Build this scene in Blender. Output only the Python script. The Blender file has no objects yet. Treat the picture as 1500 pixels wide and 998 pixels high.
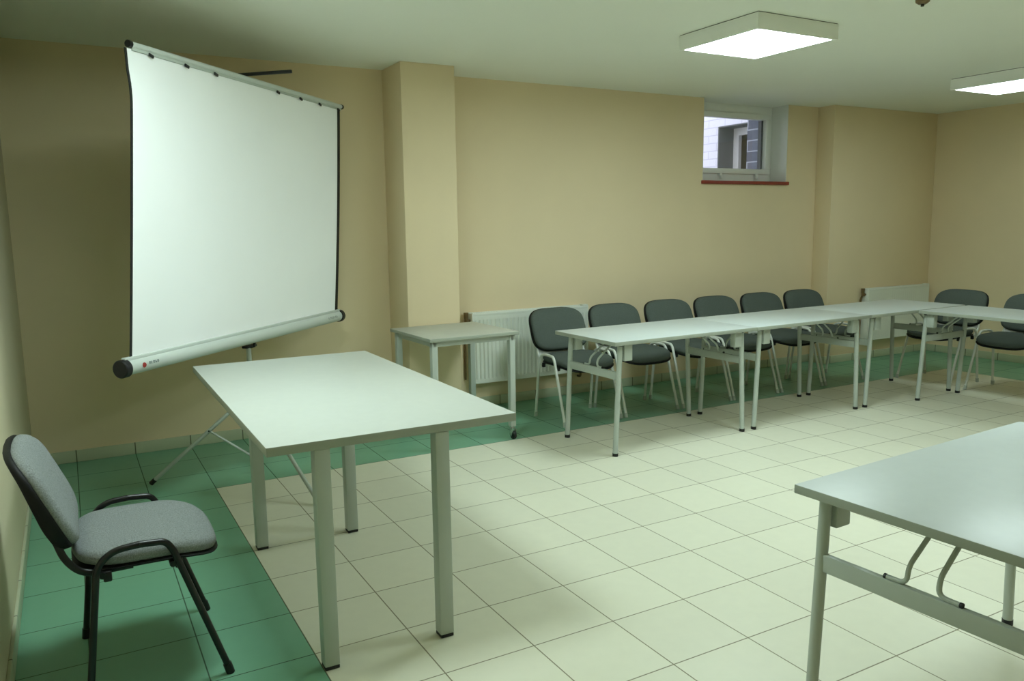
import bpy, bmesh, math, random
from mathutils import Vector, Matrix
random.seed(7)
T = 0.333                                   # one floor tile, metres; room coordinates below are counted in tiles
SC = bpy.context.scene
COL = SC.collection

# ------------------------------------------------------------------ helpers
def lin(c):
    return tuple((v/255/12.92 if v/255 <= .04045 else ((v/255+.055)/1.055)**2.4) for v in c) + (1.0,)

def new_mat(name):
    m = bpy.data.materials.new(name); m.use_nodes = True
    nt = m.node_tree
    return m, nt, nt.nodes['Principled BSDF']

def plain(name, rgb, rough=.5, metal=0.0, spec=.5, noise=0.0, nscale=30, bump=0.0, bscale=200, stretch=None):
    m, nt, b = new_mat(name)
    b.inputs['Roughness'].default_value = rough
    b.inputs['Metallic'].default_value = metal
    b.inputs['Specular IOR Level'].default_value = spec
    tc = nt.nodes.new('ShaderNodeTexCoord')
    src = tc.outputs['Object']
    if stretch:
        mp = nt.nodes.new('ShaderNodeMapping'); mp.inputs['Scale'].default_value = stretch
        nt.links.new(src, mp.inputs['Vector']); src = mp.outputs['Vector']
    if noise > 0:
        n = nt.nodes.new('ShaderNodeTexNoise'); n.inputs['Scale'].default_value = nscale; n.inputs['Detail'].default_value = 4
        nt.links.new(src, n.inputs['Vector'])
        r = nt.nodes.new('ShaderNodeValToRGB')
        c = lin(rgb)
        r.color_ramp.elements[0].position = .3; r.color_ramp.elements[1].position = .7
        r.color_ramp.elements[0].color = tuple(v*(1-noise) for v in c[:3]) + (1,)
        r.color_ramp.elements[1].color = tuple(min(1, v*(1+noise)) for v in c[:3]) + (1,)
        nt.links.new(n.outputs['Fac'], r.inputs['Fac']); nt.links.new(r.outputs['Color'], b.inputs['Base Color'])
    else:
        b.inputs['Base Color'].default_value = lin(rgb)
    if bump > 0:
        n2 = nt.nodes.new('ShaderNodeTexNoise'); n2.inputs['Scale'].default_value = bscale; n2.inputs['Detail'].default_value = 3
        nt.links.new(src, n2.inputs['Vector'])
        bp = nt.nodes.new('ShaderNodeBump'); bp.inputs['Strength'].default_value = bump; bp.inputs['Distance'].default_value = .002
        nt.links.new(n2.outputs['Fac'], bp.inputs['Height']); nt.links.new(bp.outputs['Normal'], b.inputs['Normal'])
    return m

class MB:
    """collects shapes into one mesh"""
    def __init__(s): s.bm = bmesh.new()
    def box(s, c, d, bevel=0.0, rot=None, seg=2):
        t = bmesh.new()
        bmesh.ops.create_cube(t, size=1.0)
        bmesh.ops.scale(t, vec=d, verts=t.verts)
        if bevel > 0:
            bmesh.ops.bevel(t, geom=list(t.edges), offset=bevel, segments=seg, affect='EDGES', profile=.5)
        if rot is not None: bmesh.ops.transform(t, matrix=rot, verts=t.verts)
        bmesh.ops.translate(t, vec=c, verts=t.verts)
        s.merge(t); return s
    def span(s, lo, hi, bevel=0.0):
        return s.box([(a+b)/2 for a, b in zip(lo, hi)], [b-a for a, b in zip(lo, hi)], bevel)
    def merge(s, t):
        me = bpy.data.meshes.new('tmp'); t.to_mesh(me); t.free()
        s.bm.from_mesh(me); bpy.data.meshes.remove(me)
    def tube(s, pts, r, seg=12, r2=None, up=(0, 0, 1), radii=None, caps=True):
        """swept tube along a polyline; r2 gives an oval section"""
        pts = [Vector(p) for p in pts]; n = len(pts); r2 = r2 or r
        rings = []; a = None
        for i, p in enumerate(pts):
            d = (pts[min(i+1, n-1)] - pts[max(i-1, 0)]).normalized()
            if a is None:
                u = Vector(up)
                if abs(u.dot(d)) > .95: u = Vector((1, 0, 0)) if abs(d.x) < .9 else Vector((0, 1, 0))
                a = (u - d*u.dot(d)).normalized()
            else:
                a = (a - d*a.dot(d)).normalized()
            b = d.cross(a); k = radii[i] if radii else 1.0
            rings.append([s.bm.verts.new(p + a*(math.cos(2*math.pi*j/seg)*r*k) + b*(math.sin(2*math.pi*j/seg)*r2*k)) for j in range(seg)])
        for q, w in zip(rings, rings[1:]):
            for j in range(seg):
                s.bm.faces.new((q[j], q[(j+1) % seg], w[(j+1) % seg], w[j]))
        if caps:
            s.bm.faces.new(list(reversed(rings[0]))); s.bm.faces.new(rings[-1])
        return s
    def rings(s, loops, close=True):
        """stack of equal-length vertex loops"""
        rs = [[s.bm.verts.new(p) for p in lp] for lp in loops]; m = len(rs[0])
        for q, w in zip(rs, rs[1:]):
            for j in range(m): s.bm.faces.new((q[j], q[(j+1) % m], w[(j+1) % m], w[j]))
        if close:
            s.bm.faces.new(list(reversed(rs[0]))); s.bm.faces.new(rs[-1])
        return s
    def quad(s, ps):
        s.bm.faces.new([s.bm.verts.new(p) for p in ps]); return s
    def build(s, name, mat, parent=None, smooth=True, angle=35):
        bmesh.ops.recalc_face_normals(s.bm, faces=list(s.bm.faces))
        me = bpy.data.meshes.new(name); s.bm.to_mesh(me); s.bm.free()
        if smooth:
            for p in me.polygons: p.use_smooth = True
            me.set_sharp_from_angle(angle=math.radians(angle))
        for m in (mat if isinstance(mat, (list, tuple)) else [mat]): me.materials.append(m)
        o = bpy.data.objects.new(name, me); COL.objects.link(o)
        if parent is not None: o.parent = parent
        return o

def arc(pts, r, n=5):
    """round the inner corners of a polyline"""
    pts = [Vector(p) for p in pts]; out = [pts[0]]
    for a, b, c in zip(pts, pts[1:], pts[2:]):
        u = (a-b); v = (c-b); k = min(r, u.length*.49, v.length*.49)
        p, q = b+u.normalized()*k, b+v.normalized()*k
        for i in range(n+1):
            t = i/n; out.append(p*(1-t)**2 + b*2*t*(1-t) + q*t*t)
    out.append(pts[-1]); return out

def tag(o, label=None, cat=None, group=None, kind=None):
    if label: o['label'] = label
    if cat: o['category'] = cat
    if group: o['group'] = group
    if kind: o['kind'] = kind
    return o
def thing(name, label, cat, loc=(0, 0, 0), rz=0.0, group=None):
    o = bpy.data.objects.new(name, None); COL.objects.link(o)
    o.empty_display_size = .1; o.location = loc; o.rotation_euler = (0, 0, rz)
    return tag(o, label, cat, group)
def struct(o): o['kind'] = 'structure'; return o
KIDS = {}
def copy_tree(o, parent=None):
    c = o.copy(); COL.objects.link(c)
    if parent is not None: c.parent = parent
    for ch in [x for x in bpy.data.objects if x.parent == o]: copy_tree(ch, c)
    return c

# ------------------------------------------------------------------ materials
M_wall = plain('wall_paint', (228, 210, 176), rough=.75, spec=.25, noise=.025, nscale=1.5, bump=.12, bscale=260)
M_wleft = plain('left_wall_paint', (214, 204, 176), rough=.7, spec=.25, noise=.02, nscale=1.5, bump=.1, bscale=260)
M_ceil = plain('ceiling_paint', (238, 240, 230), rough=.85, spec=.2, noise=.015, nscale=1.0, bump=.06, bscale=200)
M_white = plain('white_paint', (236, 238, 232), rough=.45, noise=.01, nscale=3)
M_reveal = plain('reveal_plaster', (222, 224, 220), rough=.8, spec=.2, noise=.02, nscale=4)
M_pvc = plain('window_plastic', (232, 234, 232), rough=.35)
M_sill = plain('sill_tile', (140, 52, 38), rough=.4, noise=.15, nscale=20)
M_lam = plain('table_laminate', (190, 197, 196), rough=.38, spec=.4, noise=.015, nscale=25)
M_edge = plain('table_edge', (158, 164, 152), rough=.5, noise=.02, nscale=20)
M_cartlam = plain('cart_laminate', (186, 188, 178), rough=.42, spec=.4, noise=.03, nscale=25)
M_desklam = plain('desk_laminate', (190, 194, 187), rough=.42, spec=.4, noise=.015, nscale=25)
M_paintmetal = plain('grey_painted_steel', (178, 186, 178), rough=.42, noise=.015, nscale=12)
M_silver = plain('silver_painted_steel', (216, 220, 214), rough=.36, metal=.1, noise=.02, nscale=12)
M_chrome = plain('chrome', (200, 202, 200), rough=.2, metal=.9)
M_black = plain('black_plastic', (14, 15, 16), rough=.5, noise=.1, nscale=40)
M_blacktube = plain('black_painted_tube', (9, 10, 12), rough=.36, noise=.05, nscale=30)
M_shell = plain('black_shell', (10, 11, 12), rough=.6, spec=.3, bump=.2, bscale=500)
M_fabG = plain('grey_fabric', (132, 137, 137), rough=.95, spec=.1, noise=.28, nscale=260, bump=.6, bscale=420)
M_fabD = plain('charcoal_fabric', (84, 92, 87), rough=.95, spec=.1, noise=.22, nscale=260, bump=.5, bscale=420)
M_rad = plain('radiator_enamel', (226, 229, 220), rough=.4, noise=.01, nscale=5)
M_valve = plain('radiator_valve', (120, 100, 70), rough=.4, metal=.5, noise=.1, nscale=40)
M_dark = plain('dark_gap', (46, 42, 32), rough=.9, noise=.1, nscale=20)
M_screen = plain('screen_cloth', (246, 247, 248), rough=.9, spec=.1, noise=.01, nscale=3)
M_casing = plain('casing_enamel', (196, 203, 198), rough=.35, noise=.01, nscale=8)
M_cap = plain('casing_cap', (11, 12, 18), rough=.45, noise=.08, nscale=30)
M_red = plain('logo_red', (150, 38, 34), rough=.5, noise=.05, nscale=80)
M_print = plain('logo_print', (66, 84, 84), rough=.5, noise=.05, nscale=80)
M_brickout = None

def floor_mat():
    m, nt, b = new_mat('floor_tiles')
    N, L = nt.nodes, nt.links
    tc = N.new('ShaderNodeTexCoord')
    mp = N.new('ShaderNodeMapping'); mp.inputs['Scale'].default_value = (1/T, 1/T, 1/T)
    L.new(tc.outputs['Object'], mp.inputs['Vector'])
    sp = N.new('ShaderNodeSeparateXYZ'); L.new(mp.outputs['Vector'], sp.inputs['Vector'])
    def math_(op, a, bb=None):
        n = N.new('ShaderNodeMath'); n.operation = op
        for i, v in enumerate((a, bb)):
            if v is None: continue
            if isinstance(v, (int, float)): n.inputs[i].default_value = v
            else: L.new(v, n.inputs[i])
        return n.outputs[0]
    X, Y = sp.outputs['X'], sp.outputs['Y']
    # grout: distance to the nearest joint
    def joint(v):
        f = math_('FRACT', v); d = math_('MINIMUM', f, math_('SUBTRACT', 1.0, f)); return d
    d = math_('MINIMUM', joint(X), joint(Y))
    mr = N.new('ShaderNodeMapRange'); mr.inputs['From Min'].default_value = .004; mr.inputs['From Max'].default_value = .009
    L.new(d, mr.inputs['Value']); tile = mr.outputs['Result']
    # border bands along the left, far and right walls
    g = math_('MAXIMUM', math_('LESS_THAN', X, 0.0), math_('MAXIMUM', math_('GREATER_THAN', Y, 0.0), math_('GREATER_THAN', X, 20.0)))
    # per tile tone
    cb = N.new('ShaderNodeCombineXYZ'); L.new(math_('FLOOR', X), cb.inputs['X']); L.new(math_('FLOOR', Y), cb.inputs['Y'])
    wn = N.new('ShaderNodeTexWhiteNoise'); wn.noise_dimensions = '2D'; L.new(cb.outputs['Vector'], wn.inputs['Vector'])
    ns = N.new('ShaderNodeTexNoise'); ns.inputs['Scale'].default_value = 6; ns.inputs['Detail'].default_value = 5
    L.new(mp.outputs['Vector'], ns.inputs['Vector'])
    tone = math_('ADD', math_('MULTIPLY', wn.outputs['Value'], .06), math_('MULTIPLY', ns.outputs['Fac'], .08))
    tone = math_('ADD', tone, .93)
    mx = N.new('ShaderNodeMix'); mx.data_type = 'RGBA'
    mx.inputs['A'].default_value = lin((218, 217, 198)); mx.inputs['B'].default_value = lin((114, 167, 138))
    L.new(g, mx.inputs['Factor'])
    mu = N.new('ShaderNodeMix'); mu.data_type = 'RGBA'; mu.blend_type = 'MULTIPLY'; mu.inputs['Factor'].default_value = 1
    L.new(mx.outputs['Result'], mu.inputs['A']); L.new(tone, mu.inputs['B'])
    gr = N.new('ShaderNodeMix'); gr.data_type = 'RGBA'
    gc = N.new('ShaderNodeMix'); gc.data_type = 'RGBA'
    gc.inputs['A'].default_value = lin((128, 122, 98)); gc.inputs['B'].default_value = lin((58, 84, 64)); L.new(g, gc.inputs['Factor'])
    L.new(tile, gr.inputs['Factor']); L.new(gc.outputs['Result'], gr.inputs['A']); L.new(mu.outputs['Result'], gr.inputs['B'])
    L.new(gr.outputs['Result'], b.inputs['Base Color'])
    rr = N.new('ShaderNodeMapRange'); rr.inputs['To Min'].default_value = .8; rr.inputs['To Max'].default_value = .36
    L.new(tile, rr.inputs['Value']); L.new(rr.outputs['Result'], b.inputs['Roughness'])
    bp = N.new('ShaderNodeBump'); bp.inputs['Strength'].default_value = .35; bp.inputs['Distance'].default_value = .0015
    h = math_('ADD', tile, math_('MULTIPLY', ns.outputs['Fac'], .15)); L.new(h, bp.inputs['Height']); L.new(bp.outputs['Normal'], b.inputs['Normal'])
    b.inputs['Specular IOR Level'].default_value = .45
    return m
M_floor = floor_mat()

def skirting_mat(axis):
    """pale tile strip with a joint every tile"""
    m, nt, b = new_mat('skirting_tiles_' + axis)
    N, L = nt.nodes, nt.links
    tc = N.new('ShaderNodeTexCoord'); sp = N.new('ShaderNodeSeparateXYZ'); L.new(tc.outputs['Object'], sp.inputs['Vector'])
    s = N.new('ShaderNodeMath'); s.operation = 'MULTIPLY'; s.inputs[1].default_value = 1/T; L.new(sp.outputs[axis], s.inputs[0])
    f = N.new('ShaderNodeMath'); f.operation = 'PINGPONG'; f.inputs[1].default_value = .5; L.new(s.outputs[0], f.inputs[0])
    mr = N.new('ShaderNodeMapRange'); mr.inputs['From Min'].default_value = .006; mr.inputs['From Max'].default_value = .014; L.new(f.outputs[0], mr.inputs['Value'])
    mx = N.new('ShaderNodeMix'); mx.data_type = 'RGBA'; mx.inputs['A'].default_value = lin((96, 100, 78)); mx.inputs['B'].default_value = lin((190, 197, 170))
    L.new(mr.outputs['Result'], mx.inputs['Factor']); L.new(mx.outputs['Result'], b.inputs['Base Color'])
    b.inputs['Roughness'].default_value = .4
    return m
M_skX, M_skY = skirting_mat('X'), skirting_mat('Y')

def brick_mat(name, c1, c2, mortar, scale):
    m, nt, b = new_mat(name)
    N, L = nt.nodes, nt.links
    tc = N.new('ShaderNodeTexCoord'); sp = N.new('ShaderNodeSeparateXYZ'); L.new(tc.outputs['Object'], sp.inputs['Vector'])
    ad = N.new('ShaderNodeMath'); ad.operation = 'ADD'; L.new(sp.outputs['X'], ad.inputs[0]); L.new(sp.outputs['Y'], ad.inputs[1])
    cb = N.new('ShaderNodeCombineXYZ'); L.new(ad.outputs[0], cb.inputs['X']); L.new(sp.outputs['Z'], cb.inputs['Y'])
    br = N.new('ShaderNodeTexBrick'); br.inputs['Scale'].default_value = scale; br.inputs['Mortar Size'].default_value = .02
    br.inputs['Color1'].default_value = lin(c1); br.inputs['Color2'].default_value = lin(c2); br.inputs['Mortar'].default_value = lin(mortar)
    br.inputs['Brick Width'].default_value = 1.0; br.inputs['Row Height'].default_value = .34
    L.new(cb.outputs['Vector'], br.inputs['Vector']); L.new(br.outputs['Color'], b.inputs['Base Color'])
    b.inputs['Roughness'].default_value = .85
    return m
M_whitebrick = brick_mat('white_brick', (238, 238, 246), (230, 230, 242), (206, 206, 222), 4.0)
M_greyrender = plain('grey_render', (112, 116, 116), rough=.85, noise=.05, nscale=15)
M_greybrick = brick_mat('grey_block', (104, 108, 122), (92, 96, 112), (176, 180, 192), 3.2)

def lamp_mat(strength):
    m, nt, b = new_mat('lamp_diffuser')
    b.inputs['Base Color'].default_value = (.9, .9, .9, 1)
    b.inputs['Emission Color'].default_value = (.82, 1.0, .98, 1)
    b.inputs['Emission Strength'].default_value = strength
    return m
M_lamp = lamp_mat(30.0)
M_lampdim = lamp_mat(9.0); M_lampdim.name = 'lamp_diffuser_dim'  # emission turned down to balance the light at the right end

def glass_mat():
    m, nt, b = new_mat('window_glass')
    N, L = nt.nodes, nt.links
    out = N['Material Output']
    tr = N.new('ShaderNodeBsdfTransparent'); tr.inputs['Color'].default_value = (.96, .98, .98, 1)
    gl = N.new('ShaderNodeBsdfGlossy'); gl.inputs['Roughness'].default_value = .03
    fr = N.new('ShaderNodeFresnel'); fr.inputs['IOR'].default_value = 1.35
    ms = N.new('ShaderNodeMixShader'); L.new(fr.outputs[0], ms.inputs[0]); L.new(tr.outputs[0], ms.inputs[1]); L.new(gl.outputs[0], ms.inputs[2])
    L.new(ms.outputs[0], out.inputs['Surface'])
    return m
M_glass = glass_mat()

# ------------------------------------------------------------------ room shell (tile units -> metres)
YB, YS, H = 3.007*T, 2.42*T, 7.562*T         # far wall, thicker far-right stretch, ceiling height
XL, XR, YF = -2.68*T, 22.6*T, -17.0*T
PX0, PX1, PY = 4.29*T, 5.49*T, 1.932*T       # pillar
SX = 17.78*T                                 # where the thicker stretch starts
WX0, WX1, WZ = 13.34*T, 16.55*T, 5.39*T      # window niche
TH = .36
struct(MB().span((XL-.3, YF-.3, -.12), (XR+.3, YB+.3, 0)).build('floor', M_floor, smooth=False))
struct(MB().span((XL-.3, YF-.3, H), (XR+.3, YB+.4, H+.12)).build('ceiling', M_ceil, smooth=False))
wb = MB()
wb.span((XL-.3, YB, 0), (WX0, YB+TH, H)); wb.span((WX1, YB, 0), (XR+.3, YB+TH, H)); wb.span((WX0, YB, 0), (WX1, YB+TH, WZ))
struct(wb.build('wall_back', M_wall, smooth=False))
struct(MB().span((XL-.3, YF-.3, 0), (XL, YB, H)).build('wall_left', M_wleft, smooth=False))
struct(MB().span((XR, YF-.3, 0), (XR+.3, YB, H)).build('wall_right', M_wall, smooth=False))
struct(MB().span((XL, YF-.3, 0), (XR, YF, H)).build('wall_front', M_wall, smooth=False))
struct(MB().span((PX0, PY, 0), (PX1, YB, H), .006).build('pillar', M_wall))
struct(MB().span((SX, YS, 0), (XR, YB, H), .006).build('pilaster', M_wall))
# niche lining
nl = MB()
nl.span((WX1-.006, YB+.002, WZ), (WX1+.004, YB+TH, H)); nl.span((WX0-.004, YB+.002, WZ), (WX0+.006, YB+TH, H))
struct(nl.build('trim_1', M_reveal, smooth=False))
# skirting
bh, bt = .075, .012
def skirt(name, segs, m):
    b = MB()
    for lo, hi in segs: b.span((lo[0], lo[1], 0), (hi[0], hi[1], bh), .003)
    struct(b.build(name, m))
skirt('baseboard_back', [((XL, YB-bt), (PX0, YB)), ((PX1, YB-bt), (SX, YB)), ((PX0-bt, PY-bt), (PX1+bt, PY)), ((SX-bt, YS-bt), (XR, YS))], M_skX)
skirt('baseboard_left', [((XL, YF), (XL+bt, YB-bt))], M_skY)
skirt('baseboard_right', [((XR-bt, YF), (XR, YS-bt))], M_skY)
skirt('baseboard_pillar', [((PX0-bt, PY), (PX0, YB-bt)), ((PX1, PY), (PX1+bt, YB-bt)), ((SX-bt, YS), (SX, YB-bt))], M_skY)

# ------------------------------------------------------------------ window
def window():
    root = bpy.data.objects.new('window_1', None); COL.objects.link(root); root['kind'] = 'structure'
    root.location = ((WX0+WX1)/2, YB, WZ)
    def L(x, y, z): return (x-root.location.x, y-root.location.y, z-root.location.z)
    y0, y1 = YB+.20, YB+.27
    zf0, zf1 = WZ+.035, H-.03
    fr = MB(); w = .055
    fr.span(L(WX0, y0, WZ), L(WX1, y1, zf0+w), .002); fr.span(L(WX0, y0, zf1-w), L(WX1, y1, H), .002)
    fr.span(L(WX0, y0, zf0+w), L(WX0+w, y1, zf1-w), .002); fr.span(L(WX1-w, y0, zf0+w), L(WX1, y1, zf1-w), .002)
    fr.build('window_frame', M_pvc, root)
    sa = MB(); w2 = .05
    a0, a1, c0, c1 = WX0+.045, WX1-.045, zf0+.045, zf1-.045
    sa.span(L(a0, y0-.018, c0), L(a1, y1-.02, c0+w2), .005); sa.span(L(a0, y0-.018, c1-w2), L(a1, y1-.02, c1), .005)
    sa.span(L(a0, y0-.018, c0+w2), L(a0+w2, y1-.02, c1-w2), .003); sa.span(L(a1-w2, y0-.018, c0+w2), L(a1, y1-.02, c1-w2), .003)
    s = sa.build('window_sash', M_pvc, root)
    MB().span(L(a0+w2, y0+.02, c0+w2), L(a1-w2, y0+.026, c1-w2)).build('window_pane', M_glass, root, smooth=False)
    gk = MB(); gk.span(L(a1-w2-.022, y0+.027, c0+w2), L(a1-w2, y1-.002, c1-w2))
    gk.build('gasket', M_black, root, smooth=False)
    for fx in (.36, .80):
        x = WX0+(WX1-WX0)*fx
        hg = MB(); hg.box(L(x, y0-.018, c0-.012), (.03, .03, .03), .006); hg.box(L(x, y0-.03, c0-.03), (.02, .03, .03), .004)
        hg.build('hinge', M_pvc, root)
    MB().span(L(WX0-.015, YB-.03, WZ-.028), L(WX1+.01, y0, WZ+.002), .004).build('window_sill', M_sill, root)
window()

# the yard wing seen through the window: its white brick side wall runs away from the room
def outside():
    wx = 17.5*T; ya, yb = 5.2*T, 6.84*T; zt = 7.41*T; z0 = .8
    ob = MB()
    ob.span((wx, YB+.53, z0), (wx+.30, ya, H+1.8)); ob.span((wx, yb, z0), (wx+.30, yb+3.2, H+1.8)); ob.span((wx, ya, zt), (wx+.30, yb, H+1.8)); ob.span((wx, ya, z0), (wx+.30, yb, z0+.25))
    struct(ob.build('wall_outside', M_whitebrick, smooth=False))
    struct(MB().span((WX1, YB+.275, WZ-.3), (WX1+.10, YB+.525, H+1.8)).build('trim_2', M_greybrick, smooth=False))
    rv = MB(); rv.span((wx+.004, yb-.012, z0+.25), (wx+.30, yb+.002, zt)); rv.span((wx+.004, ya, zt-.012), (wx+.30, yb-.012, zt+.002))
    struct(rv.build('trim_3', M_greyrender, smooth=False))
    root = bpy.data.objects.new('window_2', None); COL.objects.link(root); root['kind'] = 'structure'
    fr = MB(); xf0, xf1 = wx+.225, wx+.29
    fr.span((xf0, yb-.092, z0+.25), (xf1, yb-.012, zt-.012)); fr.span((xf0, ya, zt-.092), (xf1, yb-.092, zt-.012)); fr.span((xf0, ya, z0+.25), (xf1, ya+.08, zt-.092))
    fr.build('window_frame', M_pvc, root)
    MB().span((xf1-.02, ya+.06, z0+.25), (xf1-.012, yb-.08, zt-.08)).build('window_pane', M_dark, root, smooth=False)
    struct(MB().span((WX0-2.5, YB+TH, .7), (wx+.3, yb+3.2, .8)).build('ground_outside', M_greybrick, smooth=False))
outside()

# ------------------------------------------------------------------ lamps
def lamp_proto(x, y, rz=0.0, label='', first=[None]):
    if first[0] is not None:
        o = copy_tree(first[0]); o.location = (x*T, y*T, H); o.rotation_euler.z = rz; o['label'] = label; return o
    r = thing('ceiling_light', label, 'ceiling light', (x*T, y*T, H), rz, 'square ceiling lights')
    s, h = .31, .085
    hs = MB()
    hs.span((-s, -s, -h), (s, -s+.022, -.004)); hs.span((-s, s-.022, -h), (s, s, -.004))
    hs.span((-s, -s+.022, -h), (-s+.022, s-.022, -.004)); hs.span((s-.022, -s+.022, -h), (s, s-.022, -.004))
    hs.span((-s+.022, -s+.022, -.03), (s-.022, s-.022, -.004))
    hs.build('housing', M_white, r, smooth=False)
    MB().span((-s+.004, -s+.004, -.004), (s-.004, s-.004, 0)).build('shadow_line_strip', M_dark, r, smooth=False)  # dark sheet standing in for the shadow line between housing and ceiling
    MB().span((-s+.022, -s+.022, -h+.002), (s-.022, s-.022, -h+.014)).build('diffuser', M_lamp, r, smooth=False)
    first[0] = r; return r
lamp_proto(8.86, -3.15, 0, 'square white ceiling light nearer the projection screen, showing its whole lit panel')
right_lamp = lamp_proto(17.75, -2.55, .0, 'square white ceiling light at the right, partly cut off by the frame edge')
lamp_proto(.0, -5.2, 0, 'square white ceiling light above the front desk, outside the picture')
lamp_proto(8.9, -8.2, 0, 'square white ceiling light above the open floor, outside the picture')
for o in right_lamp.children:
    if o.name.startswith('diffuser'): o.data = o.data.copy(); o.data.materials[0] = M_lampdim

# small ceiling fitting at the top edge
def detector():
    r = thing('ceiling_fitting', 'small dark round ceiling fitting cut off by the top edge of the picture', 'ceiling fitting', (9.60*T, -5.72*T, H))
    prof = [(.03, 0), (.034, -.01), (.032, -.022), (.018, -.032)]
    MB().rings([[(a*math.cos(2*math.pi*k/20), a*math.sin(2*math.pi*k/20), z) for k in range(20)] for a, z in prof]).build('fitting_body', M_valve, r)
    MB().tube([(0, 0, -.03), (0, 0, -.042)], .008).build('sensor', M_dark, r)
detector()

# ------------------------------------------------------------------ radiators
def radiator(label, x0, x1, y_wall, z0, z1, valve_left=True, ribs=True):
    w = x1-x0; h = z1-z0; d = .075
    r = thing('radiator', label, 'radiator', ((x0+x1)/2, y_wall-.045, z0))
    b = MB()
    # ribbed front panel, bent as one sheet
    n = int(w/.034); front, back = [], []
    prof = []; rd = .009 if ribs else .0015
    for i in range(n):
        xa = -w/2 + w*i/n; st = w/n
        prof += [(xa+st*.12, 0), (xa+st*.30, rd), (xa+st*.70, rd), (xa+st*.88, 0)]
    zs = [.012, .035, .05, h-.05-.02, h-.035-.02, h-.02]
    grid = []
    for k, z in enumerate(zs):
        f = 0 if k in (0, 1, 4, 5) else 1
        grid.append([b.bm.verts.new((x, -d/2 + q*f, z)) for x, q in prof])
    for ra, rb in zip(grid, grid[1:]):
        for i in range(len(ra)-1): b.bm.faces.new((ra[i], ra[i+1], rb[i+1], rb[i]))
    b.span((-w/2+.004, -d/2+.016, .012), (w/2-.004, -d/2+.026, h-.02))
    b.span((-w/2, -d/2-.001, 0), (w/2, -d/2+.03, .014), .003)
    b.build('front_panel', M_rad, r)
    MB().span((-w/2, d/2-.03, .004), (w/2, d/2-.005, h-.02), .003).build('rear_panel', M_rad, r)
    for q in (-w/2, w/2): MB().span((q-.004, -d/2-.002, .0), (q+.004, d/2, h-.004), .002).build('side_cover', M_rad, r)
    g = MB()
    g.span((-w/2, -d/2-.002, h-.022), (w/2, -d/2+.006, h), .002); g.span((-w/2, d/2-.008, h-.022), (w/2, d/2, h), .002)
    m = int(w/.022)
    for i in range(m+1):
        x = -w/2+.006+(w-.012)*i/m; g.span((x-.004, -d/2+.006, h-.014), (x+.004, d/2-.008, h-.004))
    g.build('top_grille', M_rad, r)
    v = MB(); sx = -1 if valve_left else 1
    xv = sx*(w/2+.035)
    v.tube([(sx*w/2, 0, h-.06), (xv, 0, h-.06)], .011); v.tube([(xv, 0, h-.075), (xv, 0, h-.045)], .016)
    v.tube([(xv, .005, h-.045), (xv, .005, h+.004)], .019, radii=[.8, 1.0]); v.tube([(xv, .01, h-.07), (xv, .03, h-.12), (xv, .035, .03)], .009)
    v.build('valve', M_valve, r)
    MB().tube([(-sx*w/2, 0, h-.05), (-sx*(w/2+.018), 0, h-.05)], .012).build('vent_plug', M_rad, r)
    MB().box((-sx*(w/2-.03), -d/2+.02, h+.002), (.05, .05, .012), .003).build('top_cap', M_rad, r)
    p = MB(); p.tube(arc([(-sx*(w/2-.05), .0, 0), (-sx*(w/2-.05), .0, -.05), (-sx*(w/2-.05), .055+.0, -.05)], .02), .009)
    p.build('supply_pipe', M_valve, r)
    for x in (-w/2+.15, w/2-.15): MB().span((x-.015, d/2-.006, .06), (x+.015, .043, h-.06)).build('wall_bracket', M_rad, r)
    return r
radiator('long white panel radiator with thin ribs, on the wall beside the pillar', 6.2*T, 9.42*T, YB, .60*T, 2.27*T)
radiator('shorter white panel radiator in the far corner behind the joined tables', 19.35*T, 22.3*T, YS, .60*T, 2.20*T, ribs=False)

# ------------------------------------------------------------------ chairs (local: +x forward, seat middle over the origin)
def super_loop(a, b, n, e=4.0):
    out = []
    for i in range(n):
        t = 2*math.pi*i/n; c, s = math.cos(t), math.sin(t)
        out.append((a*math.copysign(abs(c)**(2/e), c), b*math.copysign(abs(s)**(2/e), s)))
    return out
def cushion(dx, dy, layers, deform, n=48, e=4.2):
    """stack of rounded-square loops; layers = (inset, height); deform maps (x, y, h) to a point"""
    m = MB(); loops = []
    for ins, hh in layers:
        loops.append([deform(x, y, hh) for x, y in super_loop(dx/2-ins, dy/2-ins, n, e)])
    m.rings(loops, close=False)
    # close top and bottom with concentric loops so that the surface can dome
    m.bm.verts.ensure_lookup_table()
    return m, loops
def cushion_obj(name, dx, dy, layers, deform, mat, parent, e=4.2):
    k = 44
    outer = list(layers)
    ins0, h0 = outer[0]; ins1, h1 = outer[-1]
    full = []
    half = min(dx, dy)/2
    for f in (.98, .8, .55, .3): full.append((ins0+(half-ins0)*f, h0))
    full += outer
    for f in (.3, .55, .8, .98): full.append((ins1+(half-ins1)*f, h1 + .0))
    m = MB(); loops = []
    for ins, hh in full: loops.append([deform(x, y, hh, ins/half) for x, y in super_loop(max(dx/2-ins, .002), max(dy/2-ins, .002), k, e)])
    m.rings(loops)
    return m.build(name, mat, parent, angle=60)

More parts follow.
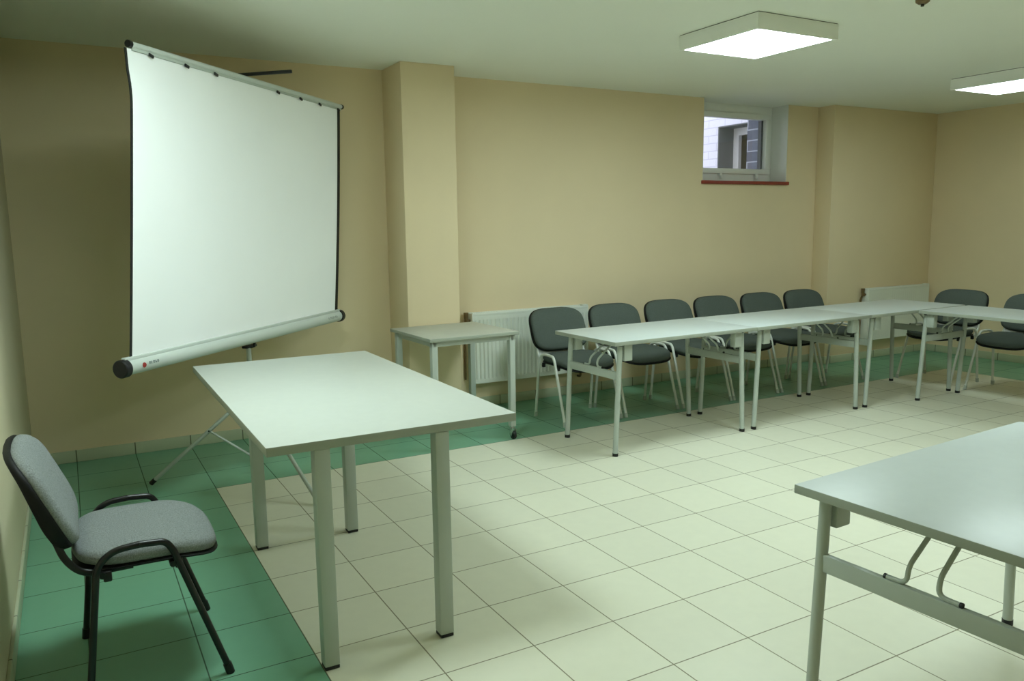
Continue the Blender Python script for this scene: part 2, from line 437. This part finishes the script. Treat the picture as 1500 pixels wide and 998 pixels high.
def make_chair(label, black, group):
    r = thing('stacking_chair', label, 'chair', (0, 0, 0), 0, group)
    fab = M_fabG if black else M_fabD; tube = M_blacktube if black else M_silver
    # seat cushion and its black pan
    def seat_def(x, y, h, f):
        dome = .012*min(1, f*1.4) if h > .03 else 0
        z = .414 + h + dome
        t = max(0, x-.02)/.19
        z += -.030*t*t + .010*(abs(x)/.2)**2*(x < 0) + .008*(y/.23)**2
        return (x, y, z)
    cushion_obj('seat', .425, .465, [(.022, .0), (.006, .008), (.0, .022), (.004, .038), (.016, .047)], seat_def, fab, r, e=3.6)
    def pan_def(x, y, h, f):
        t = max(0, x-.02)/.19
        return (x, y, .402 + h - .030*t*t + .008*(y/.23)**2 - .010*f)
    cushion_obj('seat_pan', .43, .47, [(.03, .0), (.004, .006), (.0, .012), (.006, .018)], pan_def, M_shell, r, e=3.6)
    # backrest: u across, w up; the panel leans back and curves round the sitter
    def back_map(off):
        def f_(w, y, h, f):
            if h < 0: h *= 1 - .65*min(1, max(0, (w+.06)/.2))
            zz = .634 + w*.93
            xx = -.283 - w*.40 + .42*y*y*.55 + off*h
            if w > .07: xx -= (w-.07)**2*1.2
            return (xx, y, zz + off*h*.3)
        return f_
    cushion_obj('backrest', .325, .475, [(.014, .002), (.003, .008), (.0, .018), (.006, .03), (.018, .037)],
                lambda w, y, h, f: back_map(1)(w, y, h + (.008*min(1, f*1.3) if h > .02 else 0), f), fab, r, e=3.8)
    cushion_obj('back_shell', .335, .485, [(.030, -.030), (.010, -.027), (.002, -.016), (.0, .004), (.005, .012)], back_map(1), M_shell, r, e=3.8)
    # legs: each runs from the floor over the hump beside the seat to its crown
    for s in (-1, 1):
        yb, yt = .247*s, .243*s
        fpath = arc([(.205, yb, .006), (.062, yt, .452), (.042, yt, .482), (-.03, yt, .487)], .03, 5)
        rpath = arc([(-.200, yb, .006), (-.150, yt, .44), (-.105, yt, .482), (-.03, yt, .487)], .035, 5)
        for nm, pth in (('leg', fpath), ('leg', rpath)):
            lg = MB().tube(pth, .0105, 12, r2=.0105).build(nm, tube, r)
            p0, p1 = Vector(pth[0]), Vector(pth[1]); d = (p1-p0).normalized()
            MB().tube([p0-Vector((0, 0, .006)), p0+d*.03], .0135, 12).build('foot_cap', M_black if black else M_paintmetal, lg)
        bk = MB().tube(arc([(-.05, .205*s, .412), (-.185, .205*s, .412), (-.230, .205*s, .465), (-.254, .20*s, .55), (-.30, .195*s, .67)], .05, 6), .0105, 12, r2=.008)
        bk.build('back_support', tube, r)
    for x, z in ((.06, .402), (-.135, .408)):
        MB().tube([(x, -.24, z), (x, .24, z)], .010, 10).build('cross_tube', tube, r)
    for s in (-1, 1):
        for x in (.078, -.122): MB().box((x, .222*s, .400), (.024, .022, .034), .005).build('seat_mount', M_black, r)
    if not black:
        b = MB(); loops = []
        for i in range(13):
            y = -.205+.41*i/12; x = -.232 + .23*y*y
            loops.append([(x+.002, y, .455), (x-.012, y, .505), (x-.016, y, .504), (x-.002, y, .454)])
        b.rings(loops); b.build('back_band', M_silver, r)
    return r
ch_black = make_chair('grey fabric chair with a black frame, alone behind the front desk', True, 'office chairs')
ch_black.location = (-1.42*T, -5.17*T, 0); ch_black.rotation_euler.z = 0.0

ch0 = make_chair('x', False, 'office chairs')
row = [(7.84, .86, 0, 'grey chair with a silver frame standing in front of the long ribbed radiator'),
       (9.46, .86, .0, 'grey chair with a silver frame second from the ribbed radiator in the wall row'),
       (11.12, .86, -.0, 'grey chair with a silver frame third from the ribbed radiator in the wall row'),
       (12.71, .86, .0, 'grey chair with a silver frame fourth from the ribbed radiator, left of the window above'),
       (14.34, .86, .0, 'grey chair with a silver frame fifth from the ribbed radiator, below the window'),
       (15.96, .86, .0, 'grey chair with a silver frame last in the wall row, beside the wall projection')]
for i, (x, y, a, lb) in enumerate(row):
    o = ch0 if i == 0 else copy_tree(ch0)
    o.location = (x*T, y*T, 0); o.rotation_euler.z = -math.pi/2 + a; o['label'] = lb
for x, y, a, lb in ((18.27, -.83, 0, 'grey chair with a silver frame beside the short far-corner radiator, behind the side table'),
                    (18.3, -2.70, 0, 'grey chair with a silver frame behind the side table, cut off by the right edge')):
    o = copy_tree(ch0); o.location = (x*T, y*T, 0); o.rotation_euler.z = math.pi + a; o['label'] = lb

# ------------------------------------------------------------------ folding tables (local: long side along x, centre at the origin)
FL, FW, FZ = 3.60*T, 1.96*T, 2.175*T
def make_folding(label, group, inset=.20*T, ly=.79*T):
    r = thing('folding_table', label, 'table', (0, 0, 0), 0, group)
    th = .025
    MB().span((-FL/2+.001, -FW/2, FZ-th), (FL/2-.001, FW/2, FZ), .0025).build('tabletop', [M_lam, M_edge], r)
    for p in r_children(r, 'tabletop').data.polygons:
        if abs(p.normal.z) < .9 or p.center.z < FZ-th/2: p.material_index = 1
    zt = FZ-th
    for s in (-1, 1):
        xt = s*(FL/2 - inset - .02)           # leg top
        xb = s*(FL/2 - inset + .012)
        for t in (-1, 1):
            lg = MB().tube([(xb, t*ly, .014), (xt, t*ly, zt-.012)], .0165, 16).build('leg', M_paintmetal, r)
            MB().tube([(xb, t*ly, 0), (xb-s*.0008, t*ly, .02)], .018, 16).build('foot_cap', M_black, lg)
            MB().tube([(xt, t*ly, zt-.0125), (xt-s*.0004, t*ly, zt-.006)], .017, 16).build('end_plug', M_black, lg)
            MB().span((min(xt-s*.018, xt-s*.078), t*ly-.024, zt-.105), (max(xt-s*.018, xt-s*.078), t*ly+.024, zt), .004).build('bracket', M_paintmetal, r)
        zb = zt - .20
        k = (zb-.014)/(zt-.026); xc = xb+(xt-xb)*k
        MB().span((xc-.010, -ly, zb-.025), (xc+.010, ly, zb+.025), .003).build('crossbar', M_paintmetal, r)
        for t in (-1, 1):
            y0 = t*.040
            pts = arc([(xc, y0+t*.055, zb+.030), (xc, y0, zb+.031), (xc-s*.004, y0, zb+.075), (xc-s*.16, y0-t*.004, zt-.004)], .03, 5)
            br = MB().tube(pts, .0065, 10).build('brace', M_paintmetal, r)
            MB().tube([(xc, y0+t*.053, zb+.030), (xc, y0+t*.060, zb+.030)], .0072, 10).build('brace_plug', M_black, br)
    return r
def r_children(r, nm):
    return [o for o in bpy.data.objects if o.parent == r and o.name.split('.')[0] == nm][0]
G = 'long folding tables'
fold = make_folding('pale grey folding table at the free end of the wall row, nearest the rolling table', G)
a = math.radians(1.0)
fold.location = (8.36*T, -1.19*T, 0); fold.rotation_euler.z = a
for k, lb in ((1, 'pale grey folding table in the middle of the wall row of three'), (2, 'pale grey folding table at the corner end of the wall row')):
    o = copy_tree(fold); o.location = ((8.36+3.605*k*math.cos(a))*T, (-1.19+3.605*k*math.sin(a))*T, 0); o.rotation_euler.z = a; o['label'] = lb
o = make_folding('large pale grey folding table in the near right corner, cut off by the frame', G, ly=.86*T)
o.location = (4.99*T, -10.14*T, 0); o.rotation_euler.z = math.radians(3.0)
side = make_folding('pale grey folding table turned across the room end, in front of two chairs', G, inset=.02*T)
side.location = (16.38*T, (-2.10-1.8)*T, 0); side.rotation_euler.z = math.pi/2

# ------------------------------------------------------------------ front desk
def desk():
    z = 2.32*T; th = .030
    r = thing('desk', 'white rectangular desk with four square legs in front of the projection screen', 'desk', (.88*T, -3.90*T, 0), math.radians(-.5))
    hx, hy = 1.30*T, 2.50*T
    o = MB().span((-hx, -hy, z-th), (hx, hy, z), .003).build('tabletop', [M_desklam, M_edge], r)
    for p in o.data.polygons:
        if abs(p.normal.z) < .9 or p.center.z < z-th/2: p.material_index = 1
    w = .0505
    for x, y in ((.02-.88, -6.43+3.93), (1.25-.88, -6.43+3.93), (.04-.88, -3.07+3.93), (1.28-.88, -3.10+3.93)):
        x0, y0 = x*T, y*T
        y0 = max(y0, -hy+.003)
        lg = MB().span((x0, y0, .012), (x0+w, y0+w, z-th), .004).build('leg', M_paintmetal, r)
        MB().span((x0+.001, y0+.001, 0), (x0+w-.001, y0+w-.001, .013), .003).build('foot_cap', M_black, lg)
    MB().span((-.80*T, .88*T, z-th-.03), (.4*T, .96*T, z-th)).build('under_rail', M_paintmetal, r)
desk()

# ------------------------------------------------------------------ rolling side table
def cart():
    z = 2.195*T; th = .022
    r = thing('rolling_table', 'small grey rolling table on castors between the pillar and the ribbed radiator', 'side table', (4.86*T, .93*T, 0), math.radians(1.5))
    hx, hy = .975*T, .975*T
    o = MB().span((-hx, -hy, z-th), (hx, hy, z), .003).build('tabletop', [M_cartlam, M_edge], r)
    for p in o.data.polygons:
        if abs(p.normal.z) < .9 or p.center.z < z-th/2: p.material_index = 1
    w = .04; ins = .022; cz = .085
    ap = MB(); zz = z-th
    for s in (-1, 1):
        ap.span((-hx+ins, s*(hy-ins-.02)-.01, zz-.035), (hx-ins, s*(hy-ins-.02)+.01, zz)); ap.span((s*(hx-ins-.02)-.01, -hy+ins, zz-.035), (s*(hx-ins-.02)+.01, hy-ins, zz))
    ap.build('apron', M_paintmetal, r)
    for sx in (-1, 1):
        for sy in (-1, 1):
            cx, cy = sx*(hx-ins-w/2), sy*(hy-ins-w/2)
            MB().span((cx-w/2, cy-w/2, cz), (cx+w/2, cy+w/2, zz), .004).build('leg', M_paintmetal, r)
            c = MB(); c.tube([(cx, cy, cz-.012), (cx, cy, cz+.004)], .014, 14)
            for s in (-1, 1): c.box((cx+s*.013, cy-.008, cz-.038), (.003, .03, .055), .001, Matrix.Rotation(.35, 4, 'X'))
            c.box((cx, cy, cz-.012), (.03, .03, .004), .001)
            co = c.build('caster', M_chrome, r)
            MB().tube([(cx-.010, cy-.014, .027), (cx+.010, cy-.014, .027)], .027, 20).build('wheel', M_black, co)
cart()

# ------------------------------------------------------------------ projection screen on its tripod
def screen():
    th = .8024; px, py = .70*T, .20*T
    r = thing('projection_screen', 'big white pull-up projection screen on a folding tripod stand behind the desk', 'projection screen', (px, py, 0), th)
    # local: +x along the screen (away to the right), -y towards the room
    zc, zt = 2.50*T, 6.62*T
    A0, A1 = -3.17*T, 2.96*T                 # casing
    B0, B1 = -2.78*T, 3.02*T                 # top bar
    yc, yt = -.20*T, -.40*T
    cr = .034
    cs = MB(); n = 24
    loops = []
    for x in (A0+.012, A1-.012):
        loops.append([(x, yc+cr*.92*math.cos(2*math.pi*k/n), zc+cr*math.sin(2*math.pi*k/n)) for k in range(n)])
    cs.rings(loops)
    cs.span((A0+.012, yc-.012, zc+cr-.006), (A1-.012, yc+.012, zc+cr+.012), .004)
    case = cs.build('casing', M_casing, r)
    for x, s in ((A0, 1), (A1, -1)):
        MB().tube([(x-s*.012, yc, zc), (x-s*.008, yc, zc), (x+s*.022, yc, zc)], .040, 28, radii=[.9, 1.0, 1.0]).build('end_cap', M_cap, case)
    # printed marks on the casing front
    lg = MB(); xl = A0+.105
    def on_case(x, ang, e=.0012):            # point on the casing skin; ang up from the front
        return (x, yc-(cr*.92+e)*math.cos(ang), zc+(cr+e)*math.sin(ang))
    def patch(b, x0, x1, a0, a1, m=6):
        for i in range(m):
            t0, t1 = a0+(a1-a0)*i/m, a0+(a1-a0)*(i+1)/m
            b.quad([on_case(x0, t0), on_case(x1, t0), on_case(x1, t1), on_case(x0, t1)])
    ring = []
    c0 = .12
    cent = lg.bm.verts.new(on_case(xl, c0))
    rim = []
    for k in range(18):
        a = 2*math.pi*k/18; rr = .012*(1+.25*math.cos(a*1+2.2)); rim.append(lg.bm.verts.new(on_case(xl+rr*math.cos(a)*1.05, c0+rr*math.sin(a)/cr*.95)))
    for k in range(18): lg.bm.faces.new((cent, rim[k], rim[(k+1) % 18]))
    lg.build('logo_mark', M_red, case, smooth=False)
    tx = MB()                                # small illegible dark lettering beside the red mark
    for k in range(5):
        x = xl+.030+k*.0135
        patch(tx, x, x+.004, .0, .36); 
        if k % 2 == 0: patch(tx, x+.004, x+.010, .26, .36, 2)
        if k != 1: patch(tx, x+.004, x+.010, .08, .17, 2)
    tx.build('logo_lettering', M_print, case, smooth=False)
    tx = MB()
    for k in range(7):
        x = A1-.215+k*.019
        patch(tx, x, x+.004, .0, .34)
        if k % 3 != 1: patch(tx, x+.004, x+.012, .0, .09, 2)
        if k % 2: patch(tx, x+.004, x+.012, .25, .34, 2)
    tx.build('model_lettering', M_print, case, smooth=False)
    # cloth: a thin curved sheet with black margins
    S0, S1 = -2.97*T, 2.80*T                 # cloth at the casing
    U0, U1 = B0+.045*T, B1-.13*T             # cloth at the top bar
    nu, nv = 40, 48; ml = .012
    def cloth(u, v):
        # v 0 bottom .. 1 top
        e0 = S0+(U0-S0)*v; e1 = S1+(U1-S1)*v
        if v > .90: e0 -= .045*T*((v-.90)/.10)**1.2*2.2
        x = e0+(e1-e0)*u
        y = yc+(yt-yc)*v - .010*math.sin(math.pi*v)*(0.3+u*.4) + .012*math.exp(-((u/.05)**2))*math.exp(-(((v-.93)/.06)**2))
        z = zc+cr+(zt-.018-zc-cr)*v
        return x, y, z
    c = MB()
    us = [0, .006] + [.006+(.988)*i/nu for i in range(1, nu)] + [.994, 1]
    us = sorted(set(us))
    g1 = [[c.bm.verts.new(cloth(u, v/nv)) for u in us] for v in range(nv+1)]
    g2 = [[c.bm.verts.new(tuple(a+b for a, b in zip(cloth(u, v/nv), (0, .0012, 0)))) for u in us] for v in range(nv+1)]
    last = len(us)-2
    for v in range(nv):
        for i in range(len(us)-1):
            mi = 0 if 0 < i < last-0 else 1
            f = c.bm.faces.new((g1[v][i], g1[v][i+1], g1[v+1][i+1], g1[v+1][i])); f.material_index = 0 if i < last else 1
            f = c.bm.faces.new((g2[v][i], g2[v+1][i], g2[v+1][i+1], g2[v][i+1])); f.material_index = 1
        for i in (0, len(us)-1):
            f = c.bm.faces.new((g1[v][i], g1[v+1][i], g2[v+1][i], g2[v][i])); f.material_index = 1
    c.build('screen_cloth', [M_screen, M_black], r)
    mg = MB()                                # black side margins
    for e, w in ((0, -.8), (1, 1.5)):
        for v in range(nv):
            p, q = Vector(cloth(e, v/nv)), Vector(cloth(e, (v+1)/nv)); dx = Vector((w*.017, 0, 0)); k = Vector((0, -.0008, 0)); b_ = Vector((0, .002, 0))
            vs = [mg.bm.verts.new(t) for t in (p+k, p+dx+k, q+dx+k, q+k, p+b_, p+dx+b_, q+dx+b_, q+b_)]
            mg.bm.faces.new(vs[:4]); mg.bm.faces.new((vs[4], vs[7], vs[6], vs[5])); mg.bm.faces.new((vs[1], vs[5], vs[6], vs[2])); mg.bm.faces.new((vs[0], vs[3], vs[7], vs[4]))
    mg.build('side_margin', M_black, r)
    # top bar with end plugs and clips
    tb = MB().tube([(B0, yt, zt), (B1, yt, zt)], .0135, 16).build('top_bar', M_casing, r)
    MB().span((B0+.01, yt-.006, zt-.024), (B1-.01, yt+.006, zt-.010), .002).build('cloth_clamp', M_paintmetal, tb)
    for x, s in ((B0, -1), (B1, 1)): MB().tube([(x-s*.004, yt, zt), (x+s*.014, yt, zt)], .0155, 14).build('bar_plug', M_black, tb)
    for f in (.060, .185, .30, .595, .725, .845, .972):
        x = B0+(B1-B0)*f
        MB().box((x, yt-.010, zt-.026), (.030, .008, .014), .003, Matrix.Rotation(.25, 4, 'Y')).build('clip', M_black, tb)
    # pole, arm, handle
    MB().tube([(0, 0, .10), (0, 0, 4.2*T)], .0135, 14).build('pole', M_paintmetal, r)
    MB().tube([(0, 0, 4.15*T), (0, 0, zt+.045)], .010, 12).build('extension_pole', M_paintmetal, r)
    am = MB(); am.box((0, -.145, zt+.036), (.014, .43, .017), .003)
    am.build('keystone_arm', M_black, r)
    MB().tube([(.0, yc+.02, zc-.006), (0, yc+.03, zc-.062), (0, -.012, zc-.066)], .008, 8).build('casing_hook', M_black, r)
    MB().box((-.02, -.02, zc-.058), (.10, .035, .014), .004).build('carry_handle', M_black, r)
    MB().tube([(0, 0, 1.38*T), (0, 0, 1.53*T)], .021, 14).build('leg_collar', M_black, r)
    MB().tube([(0, 0, .34*T), (0, 0, .46*T)], .019, 14).build('brace_collar', M_black, r)
    # three legs: feet measured on the floor
    R = Matrix.Rotation(-th, 3, 'Z')
    for fx, fy in ((-.93, .74), (1.86, 1.43), (1.25, -1.74)):
        f = R @ Vector(((fx-.70)*T, (fy-.20)*T, 0)); d = f.normalized()
        top = d*.02+Vector((0, 0, 1.46*T)); ft = f+Vector((0, 0, .012))
        lg = MB().tube([top, ft], .011, 12).build('leg', M_paintmetal, r)
        ax = (ft-top).normalized()
        MB().tube([ft-ax*.032, ft+Vector((0, 0, -.002))], .0135, 12).build('foot_cap', M_black, lg)
        md = top+(ft-top)*.40
        br = MB().tube([d*.018+Vector((0, 0, .40*T)), md], .0065, 10).build('brace', M_paintmetal, r)
        MB().tube([md-d.cross(Vector((0, 0, 1)))*.013, md+d.cross(Vector((0, 0, 1)))*.013], .005, 8).build('rivet', M_black, br)
screen()

# ------------------------------------------------------------------ world, camera, view
w = bpy.data.worlds.new('World'); SC.world = w; w.use_nodes = True
bg = w.node_tree.nodes['Background']; bg.inputs['Color'].default_value = (.86, .88, 1.0, 1); bg.inputs['Strength'].default_value = 2.1

f_px, roll, pitch, yaw = 1165.05, -.0136, .1459, .5089
cx, cy, cz = -1.8876, -13.5891, 4.3055
cam = bpy.data.cameras.new('camera'); co = bpy.data.objects.new('camera', cam); COL.objects.link(co)
cyw, syw, cp, sp_ = math.cos(yaw), math.sin(yaw), math.cos(pitch), math.sin(pitch)
fw = Vector((syw*cp, cyw*cp, -sp_)); rt = Vector((cyw, -syw, 0)); up = rt.cross(fw)
cr_, sr_ = math.cos(roll), math.sin(roll)
r2, u2 = rt*cr_+up*sr_, up*cr_-rt*sr_
mw = Matrix(((r2.x, u2.x, -fw.x, cx*T), (r2.y, u2.y, -fw.y, cy*T), (r2.z, u2.z, -fw.z, cz*T), (0, 0, 0, 1)))
co.matrix_world = mw
cam.sensor_width = 36; cam.lens = f_px/1500*36; cam.clip_start = .05; cam.clip_end = 100
SC.camera = co
vs = SC.view_settings
vs.view_transform = 'Standard'; vs.look = 'None'; vs.gamma = 1; vs.exposure = 0.0; vs.use_curve_mapping = False
SC.cycles.use_denoising = True
SC.cycles.max_bounces = 10; SC.cycles.diffuse_bounces = 6
